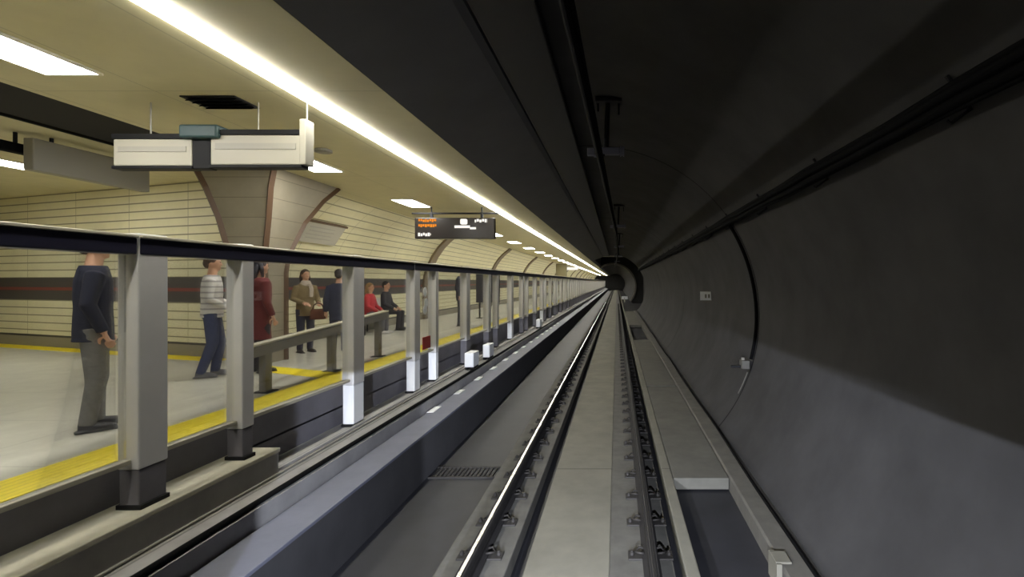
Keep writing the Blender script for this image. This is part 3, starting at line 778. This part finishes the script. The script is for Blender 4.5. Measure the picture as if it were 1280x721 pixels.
    if long_hair:
        b.tube([Hd(0, .05, 1.68), Hd(0, .085, 1.55), Hd(0, .10, 1.40)], [.07*s, .075*s, .05*s], 12, .6)
        for q in (-1, 1): b.tube([Hd(q*.06, .02, 1.70), Hd(q*.082, .015, 1.60), Hd(q*.085, .0, 1.48)], [.03*s, .03*s, .018*s], 8)
    b.build('hair', hm, body, True)
    if scarf:
        b = MB(); b.loft([ring(1.41, .12, .105, -.01), ring(1.45, .115, .11, -.015), ring(1.5, .095, .095, -.02), ring(1.53, .08, .085, -.02)]); b.tube([U(.03,-.13,1.47), U(.05,-.165,1.36), U(.05,-.16,1.18)], [.04*s,.045*s,.04*s], 8, .5); remesh(b, 'scarf', scarf, vox, body)
    return body

ZP = PLAT
def striped(name, a, c):
    return lined('cloth_'+name, a, c, [(2, .075, .022, 0)], .9, .08, 20)
person('man in a navy jacket and grey trousers standing behind the nearest glass gate', (-4.60, 4.5, ZP), math.radians(140), 1.72, cloth('navy', (20, 22, 42)), cloth('grey', (104, 102, 99)), mat('shoe_dark', (38, 36, 38), .5), (52, 36, 26),
       dict(elL=(.215, .05, 1.12), wrL=(.20, -.08, .90), elR=(-.215, .05, 1.13), wrR=(-.205, -.05, .88), anL=(.11, -.03, .085), anR=(-.10, .05, .085)), hem=.80, vox=.009)
person('person in a pale striped top and blue jeans seen between the gate posts', (-5.55, 7.02, ZP), math.radians(120), 1.66, striped('pale_stripe', (206, 202, 196), (160, 156, 156)), cloth('jeans', (56, 62, 92)), mat('shoe_grey', (90, 88, 92), .6), (64, 46, 34),
       dict(elL=(.24, -.02, 1.13), wrL=(.12, -.2, 1.02), elR=(-.24, -.0, 1.13), wrR=(-.14, -.2, 1.0), knL=(.10, -.08, .49), anL=(.10, -.02, .085), anR=(-.10, .12, .085)))
person('person in a long maroon coat standing before the pier', (-5.12, 7.35, ZP), math.radians(150), 1.62, cloth('maroon', (98, 36, 36)), cloth('dark_trousers', (46, 40, 44)), mat('shoe_black', (26, 25, 26), .5), (30, 28, 40), hem=.52, coat=True, long_hair=True)
w = person('woman in a tan jacket and pale scarf holding a brown bag', (-5.72, 9.4, ZP), math.radians(55), 1.52, cloth('tan', (140, 122, 88)), cloth('dark_jeans', (50, 48, 66)), mat('boot', (40, 32, 28), .5), (66, 48, 34),
       dict(elL=(.24, -.02, 1.14), wrL=(.16, -.24, 1.06), elR=(-.24, 0, 1.14), wrR=(-.13, -.25, 1.06)), hem=.78, long_hair=True, scarf=cloth('scarf', (200, 186, 172)))
# her bag
e = empty('handbag', (-5.39, 9.24, ZP+.62), 'brown handbag held by the woman in the tan jacket', 'bag', rz=math.radians(55))
b = MB(); b.loft([(0,0,0,.13,.05), (0,0,.02,.145,.06), (0,0,.14,.13,.05), (0,0,.19,.11,.035)], 18); b.build('bag_body', cloth('brown_leather', (96, 56, 36)), e, True)
b = MB(); b.tube([(.09*math.cos(a), 0, .185+.11*math.sin(a)) for a in [math.pi*i/10 for i in range(11)]], .010, 8); b.build('strap', cloth('brown_strap', (70, 42, 28)), e, True)
person('man in a dark navy coat standing beside the woman with the bag', (-5.02, 9.25, ZP), math.radians(200), 1.52, cloth('ink', (50, 52, 70)), cloth('ink_trousers', (66, 66, 80)), mat('shoe_ink', (30, 30, 34), .5), (44, 36, 34), hem=.70, coat=True)
sit = dict(hip=.53, hy=.0, knL=(.11, -.42, .50), anL=(.11, -.40, .085), knR=(-.11, -.42, .50), anR=(-.11, -.38, .085), elL=(.23, -.06, 1.14), wrL=(.12, -.28, 1.02), elR=(-.23, -.06, 1.14), wrR=(-.12, -.28, 1.0))
person('seated woman in a red top and grey trousers on the bench', (-6.20, 12.85, ZP), math.radians(90), 1.62, cloth('red', (196, 60, 66)), cloth('mid_grey', (104, 102, 106)), mat('shoe_white', (190, 188, 186), .6), (150, 118, 78), sit, long_hair=True)
person('seated person in dark clothes at the far side of the woman in red', (-6.20, 13.75, ZP), math.radians(90), 1.68, cloth('charcoal', (58, 56, 62)), cloth('charcoal_trousers', (52, 50, 56)), mat('shoe_c', (34, 33, 34), .5), (40, 34, 32), sit)
person('person in dark clothes standing farther along the platform', (-4.55, 15.0, ZP), math.radians(80), 1.74, cloth('slate', (58, 58, 68)), cloth('slate_trousers', (70, 70, 78)), mat('shoe_d', (34, 33, 34), .5), (38, 34, 32), hem=.76, coat=True, vox=.012)

# ------------------------------------------------------------------ world, camera
wd = bpy.data.worlds.new('world'); bpy.context.scene.world = wd; wd.use_nodes = True
wd.node_tree.nodes['Background'].inputs[0].default_value = (0, 0, 0, 1); wd.node_tree.nodes['Background'].inputs[1].default_value = 0
cam = bpy.data.cameras.new('camera'); co = bpy.data.objects.new('camera', cam); C.objects.link(co)
co.location = (0, 0, CZ); co.rotation_euler = (math.radians(90), 0, 0)
cam.sensor_fit = 'HORIZONTAL'; cam.sensor_width = 36; cam.lens = 18
cam.shift_x = -131/1280; cam.shift_y = -8.5/1280; cam.clip_start = .02; cam.clip_end = 400
sc = bpy.context.scene; sc.camera = co
sc.view_settings.view_transform = 'Standard'; sc.view_settings.look = 'None'; sc.view_settings.exposure = 0.0; sc.view_settings.gamma = 1.0; sc.view_settings.use_curve_mapping = False
sc.cycles.use_denoising = True
sc.cycles.max_bounces = 10; sc.cycles.transparent_max_bounces = 24; sc.cycles.caustics_reflective = False; sc.cycles.sample_clamp_indirect = 6
